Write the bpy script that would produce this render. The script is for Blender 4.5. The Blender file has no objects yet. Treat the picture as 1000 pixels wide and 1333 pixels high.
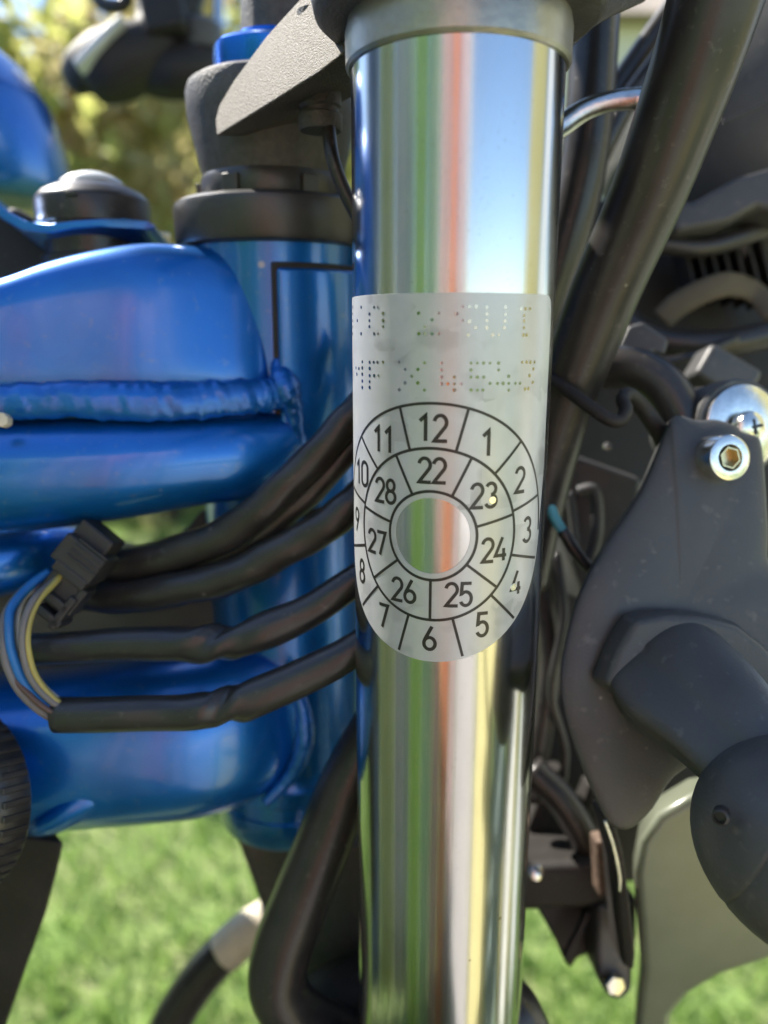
import bpy, bmesh, math, random
import numpy as np
from mathutils import Vector, Matrix, noise as mnoise
random.seed(7); rng = np.random.default_rng(7)
R_ = math.radians
scene = bpy.context.scene

# ------------------------------------------------------------------ camera
F = 1000.0                       # focal length in photo pixels (photo 1000 x 1333)
PITCH = R_(13.0)
CAM = Vector((0, 0, 0.85))
RIGHT = Vector((1, 0, 0)); FWD = Vector((0, math.cos(PITCH), -math.sin(PITCH))); UP = Vector((0, math.sin(PITCH), math.cos(PITCH)))
cd = bpy.data.cameras.new('camera'); cam = bpy.data.objects.new('camera', cd); scene.collection.objects.link(cam)
cam.location = CAM; cam.rotation_euler = (math.pi / 2 - PITCH, 0, 0)
cd.sensor_fit = 'VERTICAL'; cd.sensor_height = 36.0; cd.sensor_width = 27.0
cd.lens = 36.0 * F / 1333.0
cd.clip_start = 0.005; cd.clip_end = 500
cd.dof.use_dof = True; cd.dof.focus_distance = 0.165; cd.dof.aperture_fstop = cd.lens / 3.6   # 2.6 mm pupil (metres would be lens/1000)
scene.camera = cam

# ------------------------------------------------------------------ sky, sun, exposure
SUN_DIR = Vector((-0.54, 0.42, 0.73)).normalized()           # towards the sun: high on the left, a little behind the bike
world = bpy.data.worlds.new('World'); scene.world = world; world.use_nodes = True
wn = world.node_tree; bg = wn.nodes['Background']
sky = wn.nodes.new('ShaderNodeTexSky'); sky.sky_type = 'NISHITA'; sky.sun_disc = False
sky.sun_elevation = math.asin(SUN_DIR.z); sky.sun_rotation = math.atan2(SUN_DIR.x, SUN_DIR.y)
sky.air_density = 1.0; sky.dust_density = 0.3; sky.ozone_density = 3.0
wn.links.new(sky.outputs[0], bg.inputs['Color']); bg.inputs['Strength'].default_value = 0.125
sl = bpy.data.lights.new('sun', 'SUN'); sl.energy = 5.0; sl.angle = R_(0.53); sl.color = (1.0, 0.94, 0.84)
so = bpy.data.objects.new('sun', sl); scene.collection.objects.link(so)
so.rotation_euler = (-SUN_DIR).to_track_quat('-Z', 'Y').to_euler()
scene.view_settings.view_transform = 'Standard'; scene.view_settings.look = 'None'
scene.view_settings.gamma = 1.0; scene.view_settings.exposure = 1.3; scene.view_settings.use_curve_mapping = False
scene.render.engine = 'CYCLES'
scene.cycles.use_denoising = True
scene.cycles.max_bounces = 8; scene.cycles.glossy_bounces = 5; scene.cycles.caustics_reflective = False; scene.cycles.caustics_refractive = False
scene.cycles.sample_clamp_indirect = 6.0

# ------------------------------------------------------------------ helpers
def P(px, py, d):
    """world point of photo position (px, py) lying d millimetres in front of the lens"""
    return CAM + (FWD + RIGHT * ((px - 500.0) / F) - UP * ((py - 666.5) / F)) * (d * 0.001)

WORG = {}
def finish(o, origin, parent):
    scene.collection.objects.link(o)
    WORG[o.name] = origin
    if parent is not None:
        o.parent = parent; o.location = origin - WORG[parent.name]
    else:
        o.location = origin
    return o

def empty(name, loc, label, cat, group=None):
    o = bpy.data.objects.new(name, None); o.empty_display_size = 0.05
    finish(o, Vector(loc), None); o['label'] = label; o['category'] = cat
    if group: o['group'] = group
    return o

def obj(name, verts, faces, mat, parent=None, label=None, smooth=True, cat=None, kind=None, group=None):
    vs = [Vector(v) for v in verts]
    c = sum(vs, Vector()) / len(vs)
    me = bpy.data.meshes.new(name); me.from_pydata([tuple(v - c) for v in vs], [], faces)
    bm = bmesh.new(); bm.from_mesh(me); bmesh.ops.recalc_face_normals(bm, faces=bm.faces); bm.to_mesh(me); bm.free()
    if smooth: me.polygons.foreach_set('use_smooth', [True] * len(me.polygons))
    me.materials.append(mat); me.update()
    o = bpy.data.objects.new(name, me)
    finish(o, c, parent)
    if label: o['label'] = label
    if cat: o['category'] = cat
    if kind: o['kind'] = kind
    if group: o['group'] = group
    return o

def bevel(o, w, seg=3, angle=30):
    m = o.modifiers.new('bevel', 'BEVEL'); m.width = w * 0.001; m.segments = seg; m.limit_method = 'ANGLE'; m.angle_limit = R_(angle)
    m.harden_normals = False
    n = o.modifiers.new('wn', 'WEIGHTED_NORMAL'); n.keep_sharp = True; n.weight = 80
    return o

def subsurf(o, lv=1):
    m = o.modifiers.new('sub', 'SUBSURF'); m.levels = lv; m.render_levels = lv
    return o

def catmull(pts, per=8):
    pts = [np.array(p, float) for p in pts]
    q = [2 * pts[0] - pts[1]] + pts + [2 * pts[-1] - pts[-2]]
    out = []
    for i in range(1, len(q) - 2):
        p0, p1, p2, p3 = q[i - 1:i + 3]
        for k in range(per):
            t = k / per
            out.append(0.5 * ((2 * p1) + (-p0 + p2) * t + (2 * p0 - 5 * p1 + 4 * p2 - p3) * t * t + (-p0 + 3 * p1 - 3 * p2 + p3) * t ** 3))
    out.append(pts[-1]); return out

def sweep(ctrl, n=20, per=8, flat=1.0, bump=None, hollow=0.0):
    """ctrl: (px,py,depth_mm,radius_px). returns verts, faces of a tapered tube; bump(s,ang)->radius factor"""
    w = []
    for c in ctrl:
        p = P(c[0], c[1], c[2]); w.append((p.x, p.y, p.z, c[3] * c[2] / F * 0.001))
    w = catmull(w, per)
    pts = [Vector(a[:3]) for a in w]; rad = [a[3] for a in w]
    V, Fc = [], []
    t = (pts[1] - pts[0]).normalized(); nrm = t.cross(FWD); nrm = nrm.normalized() if nrm.length > 1e-4 else t.orthogonal().normalized()
    m = len(pts)
    for i, p in enumerate(pts):
        t2 = (pts[min(i + 1, m - 1)] - pts[max(i - 1, 0)]).normalized()
        nrm = (nrm - t2 * nrm.dot(t2)).normalized(); b = t2.cross(nrm)
        for k in range(n):
            a = 2 * math.pi * k / n
            r = rad[i] * (bump(i / (m - 1), a) if bump else 1.0)
            V.append(p + (nrm * math.cos(a) + b * (math.sin(a) * flat)) * r)
    for i in range(m - 1):
        for k in range(n):
            k2 = (k + 1) % n
            Fc.append((i * n + k, i * n + k2, (i + 1) * n + k2, (i + 1) * n + k))
    if hollow:
        base = len(V)
        for side, i0 in ((0, 0), (1, m - 1)):
            p = pts[i0]; t2 = (pts[1] - pts[0]).normalized() if side == 0 else (pts[-2] - pts[-1]).normalized()
            b0 = len(V)
            for dep, fac in ((0, hollow), (0.012, hollow * .97)):
                for k in range(n):
                    V.append(p + (V[i0 * n + k] - p) * fac + t2 * dep)
            for k in range(n):
                k2 = (k + 1) % n
                Fc.append((i0 * n + k, i0 * n + k2, b0 + k2, b0 + k)); Fc.append((b0 + k, b0 + k2, b0 + n + k2, b0 + n + k))
            Fc.append(tuple(b0 + n + k for k in range(n)))
    else:
        Fc.append(tuple(range(n))); Fc.append(tuple((m - 1) * n + k for k in range(n)))
    return V, Fc

def tube(name, ctrl, mat, parent, label=None, **kw):
    v, f = sweep(ctrl, **kw)
    return obj(name, v, f, mat, parent, label)

def lathe_data(org, axis, profile, n=48, xref=None, rmod=None):
    """profile: (radius_mm, height_mm) along axis"""
    axis = Vector(axis).normalized()
    x = (xref - axis * xref.dot(axis)).normalized() if xref is not None else axis.orthogonal().normalized()
    y = axis.cross(x)
    V, Fc = [], []
    for j, (r, h) in enumerate(profile):
        for k in range(n):
            a = 2 * math.pi * k / n
            rr = r * (rmod(a, h) if rmod else 1)
            V.append(org + axis * (h * .001) + (x * math.cos(a) + y * math.sin(a)) * (rr * .001))
    m = len(profile)
    for j in range(m - 1):
        for k in range(n):
            k2 = (k + 1) % n
            Fc.append((j * n + k, j * n + k2, (j + 1) * n + k2, (j + 1) * n + k))
    if profile[0][0] > 1e-6: Fc.append(tuple(range(n)))
    if profile[-1][0] > 1e-6: Fc.append(tuple((m - 1) * n + k for k in range(n)))
    return V, Fc

def lathe(name, org, axis, profile, mat, parent, label=None, sharp=True, **kw):
    v, f = lathe_data(org, axis, profile, **kw)
    o = obj(name, v, f, mat, parent, label)
    bm = bmesh.new(); bm.from_mesh(o.data); bmesh.ops.remove_doubles(bm, verts=bm.verts, dist=1e-7); bm.to_mesh(o.data); bm.free()
    o.data.polygons.foreach_set('use_smooth', [True] * len(o.data.polygons))
    if sharp: o.data.set_sharp_from_angle(angle=R_(38))
    return o

def prism(name, outline, thick, mat, parent, label=None, bev=1.0, seg=3, direction=None, taper=1.0):
    d = (direction or FWD).normalized()
    fr = [P(*p) for p in outline]; c = sum(fr, Vector()) / len(fr)
    bk = [c + (p - c) * taper + d * (thick * .001) for p in fr]
    n = len(fr)
    fc = [tuple(range(n)), tuple(range(2 * n - 1, n - 1, -1))] + [(i, (i + 1) % n, n + (i + 1) % n, n + i) for i in range(n)]
    o = obj(name, fr + bk, fc, mat, parent, label, smooth=True)
    if bev: bevel(o, bev, seg)
    return o

def on_plane(pts, A, B, C):
    """give each (px, py) the depth at which it lies on the plane through three placed points"""
    a, b, c = P(*A), P(*B), P(*C); n = (b - a).cross(c - a); out = []
    for px, py in pts:
        d = P(px, py, 1000) - CAM; out.append((px, py, 1000 * (a - CAM).dot(n) / d.dot(n)))
    return out

def dome_plate(name, outline, centre, bulge, thick, mat, parent, label=None, direction=None):
    """plate with a softly rounded, bulging front: rings of the outline drawn in towards centre (px, py, depth)"""
    d = (direction or FWD).normalized()
    n0 = len(outline); ol = []
    for i in range(n0):                                     # rounded outline
        p0, p1, p2, p3 = [np.array(outline[(i + k) % n0], float) for k in (-1, 0, 1, 2)]
        for t in (0, .33, .67): ol.append(.5 * ((2 * p1) + (-p0 + p2) * t + (2 * p0 - 5 * p1 + 4 * p2 - p3) * t * t + (-p0 + 3 * p1 - 3 * p2 + p3) * t ** 3))
    fr = [P(*p) for p in ol]; c = P(*centre); n = len(fr); V = [p + d * (thick * .001) for p in fr]; V += fr
    S_ = (.985, .955, .91, .84, .74, .6, .42, .2)
    for q in S_:
        h = bulge * (1 - q ** 2.6) ** .62
        V += [c + (p - c) * q - FWD * (h * .001) for p in fr]
    V.append(c - FWD * (bulge * .001)); Fc = []
    for r in range(len(S_) + 1):
        for i in range(n): Fc.append((r * n + i, r * n + (i + 1) % n, (r + 1) * n + (i + 1) % n, (r + 1) * n + i))
    L_ = (len(S_) + 1) * n
    Fc += [(L_ + i, L_ + (i + 1) % n, len(V) - 1) for i in range(n)]; Fc.append(tuple(range(n)))
    return obj(name, V, Fc, mat, parent, label)

def box(name, c, ax, ay, az, size, mat, parent, label=None, bev=.4):
    """oriented box: centre, three unit axes, full size in mm"""
    V = []
    for sx in (-1, 1):
        for sy in (-1, 1):
            for sz in (-1, 1):
                V.append(c + ax * (sx * size[0] * .0005) + ay * (sy * size[1] * .0005) + az * (sz * size[2] * .0005))
    fc = [(0, 1, 3, 2), (4, 6, 7, 5), (0, 4, 5, 1), (2, 3, 7, 6), (0, 2, 6, 4), (1, 5, 7, 3)]
    o = obj(name, V, fc, mat, parent, label)
    if bev: bevel(o, bev, 2)
    return o

def frame_axes(dx, dy):
    """axes of a thing lying across the view: first axis along photo direction (dx,dy), third along the view"""
    a = (RIGHT * dx - UP * dy).normalized(); return a, a.cross(FWD).normalized(), FWD

# ------------------------------------------------------------------ materials
def mat(name, col, rough=.5, metal=0., coat=0., coat_rough=.05, spec=.5, var=.15, vscale=60., bump=0., bscale=900., dust=0., dust_col=(.30, .28, .25), dscale=700.,
        aniso=0., trans=0., rvar=.1, col2=None, flake=0., speck=0., speck_col=(.5, .5, .48), sscale=160.):
    m = bpy.data.materials.new(name); m.use_nodes = True; nt = m.node_tree; N = nt.nodes; L = nt.links
    b = N['Principled BSDF']
    b.inputs['Roughness'].default_value = rough; b.inputs['Metallic'].default_value = metal
    b.inputs['Coat Weight'].default_value = coat; b.inputs['Coat Roughness'].default_value = coat_rough
    b.inputs['Specular IOR Level'].default_value = spec
    tc = N.new('ShaderNodeTexCoord'); src = tc.outputs['Object']
    nz = N.new('ShaderNodeTexNoise'); nz.inputs['Scale'].default_value = vscale; nz.inputs['Detail'].default_value = 6; L.new(src, nz.inputs['Vector'])
    rp = N.new('ShaderNodeMix'); rp.data_type = 'RGBA'
    ca = col2 or tuple(c * (1 - var) for c in col); cb = col if col2 else tuple(min(1, c * (1 + var)) for c in col)
    rp.inputs[6].default_value = (*ca, 1); rp.inputs[7].default_value = (*cb, 1)
    mr = N.new('ShaderNodeMapRange'); mr.inputs[1].default_value = .32; mr.inputs[2].default_value = .68
    L.new(nz.outputs[0], mr.inputs[0]); L.new(mr.outputs[0], rp.inputs[0])
    out = rp.outputs[2]
    if rvar:
        m2 = N.new('ShaderNodeMapRange'); m2.inputs[1].default_value = .3; m2.inputs[2].default_value = .7
        m2.inputs[3].default_value = max(0.01, rough * (1 - rvar)); m2.inputs[4].default_value = min(1, rough * (1 + rvar))
        L.new(nz.outputs[0], m2.inputs[0]); L.new(m2.outputs[0], b.inputs['Roughness'])
    if dust:
        dn = N.new('ShaderNodeTexNoise'); dn.inputs['Scale'].default_value = dscale; dn.inputs['Detail'].default_value = 3; L.new(src, dn.inputs['Vector'])
        dr = N.new('ShaderNodeMapRange'); dr.inputs[1].default_value = .62; dr.inputs[2].default_value = .78; dr.inputs[4].default_value = dust
        L.new(dn.outputs[0], dr.inputs[0])
        mx = N.new('ShaderNodeMix'); mx.data_type = 'RGBA'; mx.inputs[7].default_value = (*dust_col, 1)
        L.new(dr.outputs[0], mx.inputs[0]); L.new(out, mx.inputs[6]); out = mx.outputs[2]
    if speck:
        vo = N.new('ShaderNodeTexVoronoi'); vo.inputs['Scale'].default_value = sscale; L.new(src, vo.inputs['Vector'])
        sc = N.new('ShaderNodeSeparateColor'); L.new(vo.outputs['Color'], sc.inputs[0])
        lim = N.new('ShaderNodeMapRange'); lim.inputs[1].default_value = .45; lim.inputs[2].default_value = 1.0; lim.inputs[4].default_value = .10; L.new(sc.outputs[0], lim.inputs[0])
        df = N.new('ShaderNodeMath'); df.operation = 'SUBTRACT'; L.new(lim.outputs[0], df.inputs[0]); L.new(vo.outputs['Distance'], df.inputs[1])
        st = N.new('ShaderNodeMapRange'); st.inputs[1].default_value = 0; st.inputs[2].default_value = .04; st.inputs[4].default_value = speck; L.new(df.outputs[0], st.inputs[0])
        m3 = N.new('ShaderNodeMix'); m3.data_type = 'RGBA'; m3.inputs[7].default_value = (*speck_col, 1)
        L.new(st.outputs[0], m3.inputs[0]); L.new(out, m3.inputs[6]); out = m3.outputs[2]
    L.new(out, b.inputs['Base Color'])
    if bump or flake:
        bn = N.new('ShaderNodeTexNoise'); bn.inputs['Scale'].default_value = bscale; bn.inputs['Detail'].default_value = 4; L.new(src, bn.inputs['Vector'])
        bp = N.new('ShaderNodeBump'); bp.inputs['Strength'].default_value = bump; bp.inputs['Distance'].default_value = .001
        L.new(bn.outputs[0], bp.inputs['Height']); L.new(bp.outputs[0], b.inputs['Normal'])
    if aniso:
        b.inputs['Anisotropic'].default_value = aniso
        tg = N.new('ShaderNodeTangent'); tg.direction_type = 'RADIAL'; tg.axis = 'Z'; L.new(tg.outputs[0], b.inputs['Tangent'])
    if trans:
        tr = N.new('ShaderNodeBsdfTranslucent'); L.new(out, tr.inputs['Color'])
        ms = N.new('ShaderNodeMixShader'); ms.inputs[0].default_value = trans
        L.new(b.outputs[0], ms.inputs[1]); L.new(tr.outputs[0], ms.inputs[2]); L.new(ms.outputs[0], N['Material Output'].inputs['Surface'])
    return m

M = {}
M['chrome'] = mat('hard_chrome', (.50, .51, .52), .12, 1, var=.03, vscale=40, aniso=.92, rvar=.15, dust=.35, dust_col=(.30, .29, .27), dscale=1100, bump=.018, bscale=110, speck=.8, speck_col=(.16, .15, .14))
def drawn_lines(m):
    nt = m.node_tree; N = nt.nodes; L = nt.links; b = N['Principled BSDF']; tc = N.new('ShaderNodeTexCoord'); prev = None
    for sc, st in (((150, 150, 5), .034), ((650, 650, 14), .016)):
        mp = N.new('ShaderNodeMapping'); mp.inputs['Scale'].default_value = sc; L.new(tc.outputs['Object'], mp.inputs['Vector'])
        nz = N.new('ShaderNodeTexNoise'); nz.inputs['Scale'].default_value = 1.0; nz.inputs['Detail'].default_value = 4; L.new(mp.outputs[0], nz.inputs['Vector'])
        bp = N.new('ShaderNodeBump'); bp.inputs['Strength'].default_value = st; bp.inputs['Distance'].default_value = .001; L.new(nz.outputs[0], bp.inputs['Height'])
        if prev: L.new(prev, bp.inputs['Normal'])
        prev = bp.outputs[0]
    L.new(prev, b.inputs['Normal'])
drawn_lines(M['chrome'])
M['blue'] = mat('metallic_blue_paint', (.002, .145, .53), .34, .62, coat=1, coat_rough=.12, var=.14, vscale=35, bump=.05, bscale=2600, dust=.35, dust_col=(.16, .25, .38), dscale=420, speck=.7, speck_col=(.42, .45, .48), sscale=75)
M['weld'] = mat('blue_painted_weld', (.003, .13, .50), .36, .5, coat=.7, coat_rough=.16, var=.15, vscale=120, bump=.18, bscale=420)
M['blue_anod'] = mat('blue_anodised_metal', (.02, .16, .62), .28, .9, var=.1)
M['rubber'] = mat('black_rubber_hose', (.032, .029, .027), .33, 0, var=.25, vscale=90, bump=.03, bscale=1200, dust=.4, dust_col=(.16, .145, .125), dscale=500, speck=.5, speck_col=(.28, .26, .23), sscale=150)
M['sleeve'] = mat('black_shrink_sleeve', (.030, .029, .029), .30, 0, var=.22, vscale=90, bump=.10, bscale=260, dust=.35, dust_col=(.15, .14, .13), dscale=500)
M['plastic'] = mat('matt_black_plastic', (.070, .070, .071), .44, 0, var=.16, vscale=45, bump=.14, bscale=1500, dust=.45, dust_col=(.20, .19, .175), dscale=300, speck=.6, speck_col=(.36, .34, .31), sscale=95)
M['gloss'] = mat('glossy_dark_plastic', (.15, .165, .12), .34, 0, coat=.6, coat_rough=.2, var=.1, dust=.2, dust_col=(.14, .14, .12), dscale=400)  # olive base stands in for lawn mirrored in dark plastic
M['darkmetal'] = mat('dark_coated_metal', (.020, .017, .015), .62, .1, var=.25, bump=.08, bscale=1200, dust=.3, dust_col=(.14, .12, .10))
M['cast'] = mat('sand_cast_aluminium', (.115, .102, .083), .60, .1, spec=.3, var=.65, vscale=1700, bump=.75, bscale=2600, rvar=.3)
M['castdark'] = mat('dark_grey_cast_metal', (.085, .082, .080), .5, .3, var=.2, vscale=500, bump=.35, bscale=1400)
M['ring'] = mat('grey_anodised_ring', (.075, .073, .072), .38, .5, var=.12, bump=.05, bscale=1800)
M['collar'] = mat('worn_grey_collar', (.36, .35, .31), .38, .75, var=.22, vscale=130, bump=.12, bscale=700, dust=.3, dust_col=(.2, .17, .13))
M['steel'] = mat('zinc_plated_steel', (.72, .71, .66), .24, 1, var=.12, vscale=300, bump=.05, bscale=900)
M['brass'] = mat('yellow_zinc_socket', (.62, .52, .30), .3, 1, var=.15, vscale=300)
M['sunlit_pale'] = mat('painted_sunlit_pale', (.62, .62, .60), .32, .1, var=.1)  # pale tone paints the sunlight on the mount dome and the lever
M['tan'] = mat('tan_cloth_strap', (.11, .09, .06), .75, 0, var=.2, bump=.3, bscale=1400)
M['wire_blue'] = mat('blue_wire', (.02, .16, .46), .4); M['wire_yellow'] = mat('yellow_wire', (.38, .32, .09), .45)
M['wire_grey'] = mat('grey_wire', (.16, .15, .15), .45); M['wire_brown'] = mat('brown_wire', (.10, .06, .05), .45); M['wire_teal'] = mat('teal_wire', (.10, .38, .42), .4)
M['wire_white'] = mat('white_wire', (.45, .44, .42), .45)
M['chip_and_sunlit'] = mat('chip_and_sunlit_cream', (.62, .56, .44), .6)  # cream of the paint chip and of the painted sunlit hose stretch
M['ink'] = mat('black_print', (.022, .020, .019), .32, 0, var=.1, rvar=0)

# sticker film: pale grey reflective foil with faint blotched security print
def film_mat():
    m = mat('reflective_foil', (.52, .53, .545), .32, .30, var=.035, vscale=260, rvar=.1)
    nt = m.node_tree; N = nt.nodes; L = nt.links; b = N['Principled BSDF']
    old = b.inputs['Base Color'].links[0].from_socket
    tc = N.new('ShaderNodeTexCoord'); v = N.new('ShaderNodeTexVoronoi'); v.inputs['Scale'].default_value = 230; v.distance = 'CHEBYCHEV'; v.inputs['Randomness'].default_value = .5
    L.new(tc.outputs['Object'], v.inputs['Vector'])
    n = N.new('ShaderNodeTexNoise'); n.inputs['Scale'].default_value = 95; L.new(tc.outputs['Object'], n.inputs['Vector'])
    mr = N.new('ShaderNodeMapRange'); mr.inputs[1].default_value = .52; mr.inputs[2].default_value = .60; mr.inputs[4].default_value = .75; L.new(n.outputs[0], mr.inputs[0])
    sr = N.new('ShaderNodeSeparateColor'); L.new(v.outputs['Color'], sr.inputs[0])
    ml = N.new('ShaderNodeMath'); ml.operation = 'MULTIPLY'; L.new(sr.outputs[0], ml.inputs[0]); L.new(mr.outputs[0], ml.inputs[1])
    mx = N.new('ShaderNodeMix'); mx.data_type = 'RGBA'; mx.inputs[7].default_value = (.34, .345, .355, 1)
    L.new(ml.outputs[0], mx.inputs[0]); L.new(old, mx.inputs[6]); L.new(mx.outputs[2], b.inputs['Base Color'])
    return m
M['film'] = film_mat()
M['dot'] = mat('bare_metal_in_punched_dot', (.34, .34, .35), .08, 1, var=.05, rvar=0)

# ------------------------------------------------------------------ ground, grass, hedge, added cloths and boards behind the lens
def grass_mat():
    m = mat('grass_blade', (.31, .43, .13), .55, 0, trans=.5, col2=(.22, .35, .08), vscale=7)
    return m
M['lawn'] = mat('lawn_soil', (.17, .26, .07), .9, 0, col2=(.20, .22, .09), vscale=9, bump=.5, bscale=60)
M['grass'] = grass_mat()
S = 60.0
obj('lawn', [(-S, -S, 0), (S, -S, 0), (S, S, 0), (-S, S, 0)], [(0, 1, 2, 3)], M['lawn'], kind='structure', smooth=False)

def grass():
    n = 95000
    y = 0.45 + 4.2 * rng.random(n) ** 1.5
    x = (rng.random(n) - .5) * (1.1 + y * 1.35)
    k = rng.random(n) < .35
    x[k] = (rng.random(k.sum()) - .5) * 4.5; y[k] = -2.4 + 3.2 * rng.random(k.sum())
    h = .022 + .026 * rng.random(n); w = .0016 + .0016 * rng.random(n)
    a = rng.random(n) * 6.283; l = (.3 + .7 * rng.random(n)) * h
    b = rng.random(n) * 6.283
    V = np.zeros((n, 5, 3)); ca, sa = np.cos(a), np.sin(a); cb, sb = np.cos(b), np.sin(b)
    for i, (t, ww) in enumerate(((0, 1), (0, -1), (.6, .8), (.6, -.8), (1, 0))):
        V[:, i, 0] = x + ca * w * ww + cb * l * t * t; V[:, i, 1] = y + sa * w * ww + sb * l * t * t; V[:, i, 2] = h * t * (1.15 - .3 * t)
    base = np.arange(n)[:, None] * 5
    f3 = np.concatenate([base + np.array([[0, 1, 3]]), base + np.array([[0, 3, 2]]), base + np.array([[2, 3, 4]])], 0)
    me = bpy.data.meshes.new('grass'); me.vertices.add(n * 5); me.vertices.foreach_set('co', V.reshape(-1))
    nf = len(f3); me.loops.add(nf * 3); me.loops.foreach_set('vertex_index', f3.reshape(-1).astype(np.int32))
    me.polygons.add(nf); me.polygons.foreach_set('loop_start', np.arange(nf, dtype=np.int32) * 3)
    me.update(calc_edges=True); me.validate(); me.materials.append(M['grass'])
    o = bpy.data.objects.new('grass', me); finish(o, Vector((0, 0, .002)), None)
    o['label'] = 'short sunlit green grass on the lawn under the motorcycle'; o['category'] = 'grass'; o['kind'] = 'stuff'
grass()

LEAF = {'lime': mat('lime_leaf', (.56, .54, .18), .5, trans=.72, col2=(.40, .46, .14), vscale=8),
        'green': mat('green_leaf', (.20, .30, .08), .5, trans=.65, col2=(.16, .25, .07), vscale=8),
        'brown': mat('dry_leaf', (.60, .47, .32), .6, trans=.7, col2=(.50, .52, .20), vscale=6)}
M['bark'] = mat('bark', (.11, .08, .06), .85, bump=.6, bscale=80)

def leaf_mesh(name, c, rad, n, size, m, parent, squash=1.0):
    cl = rng.normal(size=(max(8, n // 60), 3)); cl /= np.linalg.norm(cl, axis=1)[:, None]; cl *= rng.random((len(cl), 1)) ** .45
    idx = rng.integers(0, len(cl), n)
    p = (cl[idx] + rng.normal(size=(n, 3)) * .17) * np.array(rad) + np.array(c)
    V, Fc = [], []
    for i in range(n):
        q = Vector(p[i]); d = Vector(rng.normal(size=3)).normalized(); e = d.orthogonal().normalized(); s = size * (.6 + .8 * random.random())
        k = len(V); V += [q - d * s, q + e * s * .45, q + d * s, q - e * s * .45 + d.cross(e) * s * .12]; Fc.append((k, k + 1, k + 2, k + 3))
    me = bpy.data.meshes.new(name); cc = Vector(c); me.from_pydata([tuple(v - cc) for v in V], [], Fc); me.materials.append(m)
    o = bpy.data.objects.new(name, me); return finish(o, cc, parent)

def wtube(pts, n=8):
    V, Fc = [], []
    for i, (p, r) in enumerate(pts):
        for k in range(n):
            a = 2 * math.pi * k / n; V.append(Vector(p) + Vector((math.cos(a), math.sin(a), 0)) * r)
    for i in range(len(pts) - 1):
        for k in range(n): Fc.append((i * n + k, i * n + (k + 1) % n, (i + 1) * n + (k + 1) % n, (i + 1) * n + k))
    Fc += [tuple(range(n)), tuple((len(pts) - 1) * n + k for k in range(n))]
    return V, Fc

def shrub(x, y, h, rx, leaf, n, size, label, group):
    e = empty('garden_shrub', (x, y, 0), label, 'shrub', group)
    for k in range(4):
        dx, dy = (random.random() - .5) * rx, (random.random() - .5) * rx * .6
        v, f = wtube([((x + dx * .2, y + dy * .2, 0), .03), ((x + dx * .6, y + dy * .6, h * .4), .022), ((x + dx, y + dy, h * .85), .008)])
        obj('stem', v, f, M['bark'], e)
    leaf_mesh('foliage', (x, y, h * .55), (rx, rx * .7, h * .52), n, size, LEAF[leaf], e)
    return e
G = 'shrubs along the edge of the garden'
shrub(-2.75, 3.2, 2.7, .75, 'green', 3600, .060, 'dense green shrub at the far left of the blurred hedge', G)
shrub(-1.75, 3.0, 2.6, .62, 'lime', 3600, .055, 'yellow-green shrub in the blurred background left of the tank mount', G)
shrub(-1.00, 3.5, 2.5, .55, 'brown', 3200, .055, 'brownish shrub blurred behind the steering stem', G)
shrub(-0.20, 3.9, 2.7, .70, 'lime', 4800, .055, 'yellow-green shrub far behind the chrome tube', G)
shrub(0.70, 4.2, 1.3, .60, 'green', 3000, .055, 'low green shrub behind the headlight', G)
shrub(2.4, 3.9, 2.4, .75, 'green', 4000, .055, 'dark green shrub at the far right of the hedge', G)

M['wall'] = mat('cream_plaster', (.78, .72, .56), .8, bump=.2, bscale=40, var=.05, vscale=3)
M['fencewood'] = mat('weathered_wood', (.36, .29, .22), .8, bump=.3, bscale=50, var=.3, vscale=5)
def slab(name, x0, x1, y0, y1, z0, z1, m, parent=None, **kw):
    V = [Vector((x, y, z)) for x in (x0, x1) for y in (y0, y1) for z in (z0, z1)]
    return obj(name, V, [(0, 1, 3, 2), (4, 6, 7, 5), (0, 4, 5, 1), (2, 3, 7, 6), (0, 2, 6, 4), (1, 5, 7, 3)], m, parent, smooth=False, **kw)
sh = empty('backdrop_wall', (1.7, 5.6, 0), 'cream plastered shed wall added for the sunlit brightness between the hoses at top right', 'shed')  # cream wall added where bright sunlit background shows through
slab('wall', .4, 3.0, 5.4, 7.2, 0, 2.75, M['wall'], sh); 
obj('roof', [(.2, 5.2, 2.75), (3.2, 5.2, 2.75), (3.2, 7.4, 2.75), (.2, 7.4, 2.75), (.2, 6.3, 3.4), (3.2, 6.3, 3.4)], [(0, 1, 5, 4), (2, 3, 4, 5), (0, 4, 3), (1, 2, 5), (0, 3, 2, 1)], M['fencewood'], sh, smooth=False)
fe = empty('board_fence', (-1.9, 4.6, 0), 'brown wooden board fence blurred behind the shrubs', 'fence')
bx_ = -4.2
while bx_ < .3:
    slab('board', bx_, bx_ + .135, 4.6 + random.uniform(0, .006), 4.625, .03, 2.25 + random.uniform(-.01, .01), M['fencewood'], fe); bx_ += .15
for xx in (-4.1, -2.6, -1.1, .2): slab('post', xx, xx + .09, 4.63, 4.72, 0, 2.3, M['fencewood'], fe)
slab('rail', -4.2, .3, 4.626, 4.629, .4, .48, M['fencewood'], fe); slab('rail', -4.2, .3, 4.626, 4.629, 1.4, 1.48, M['fencewood'], fe)

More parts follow.
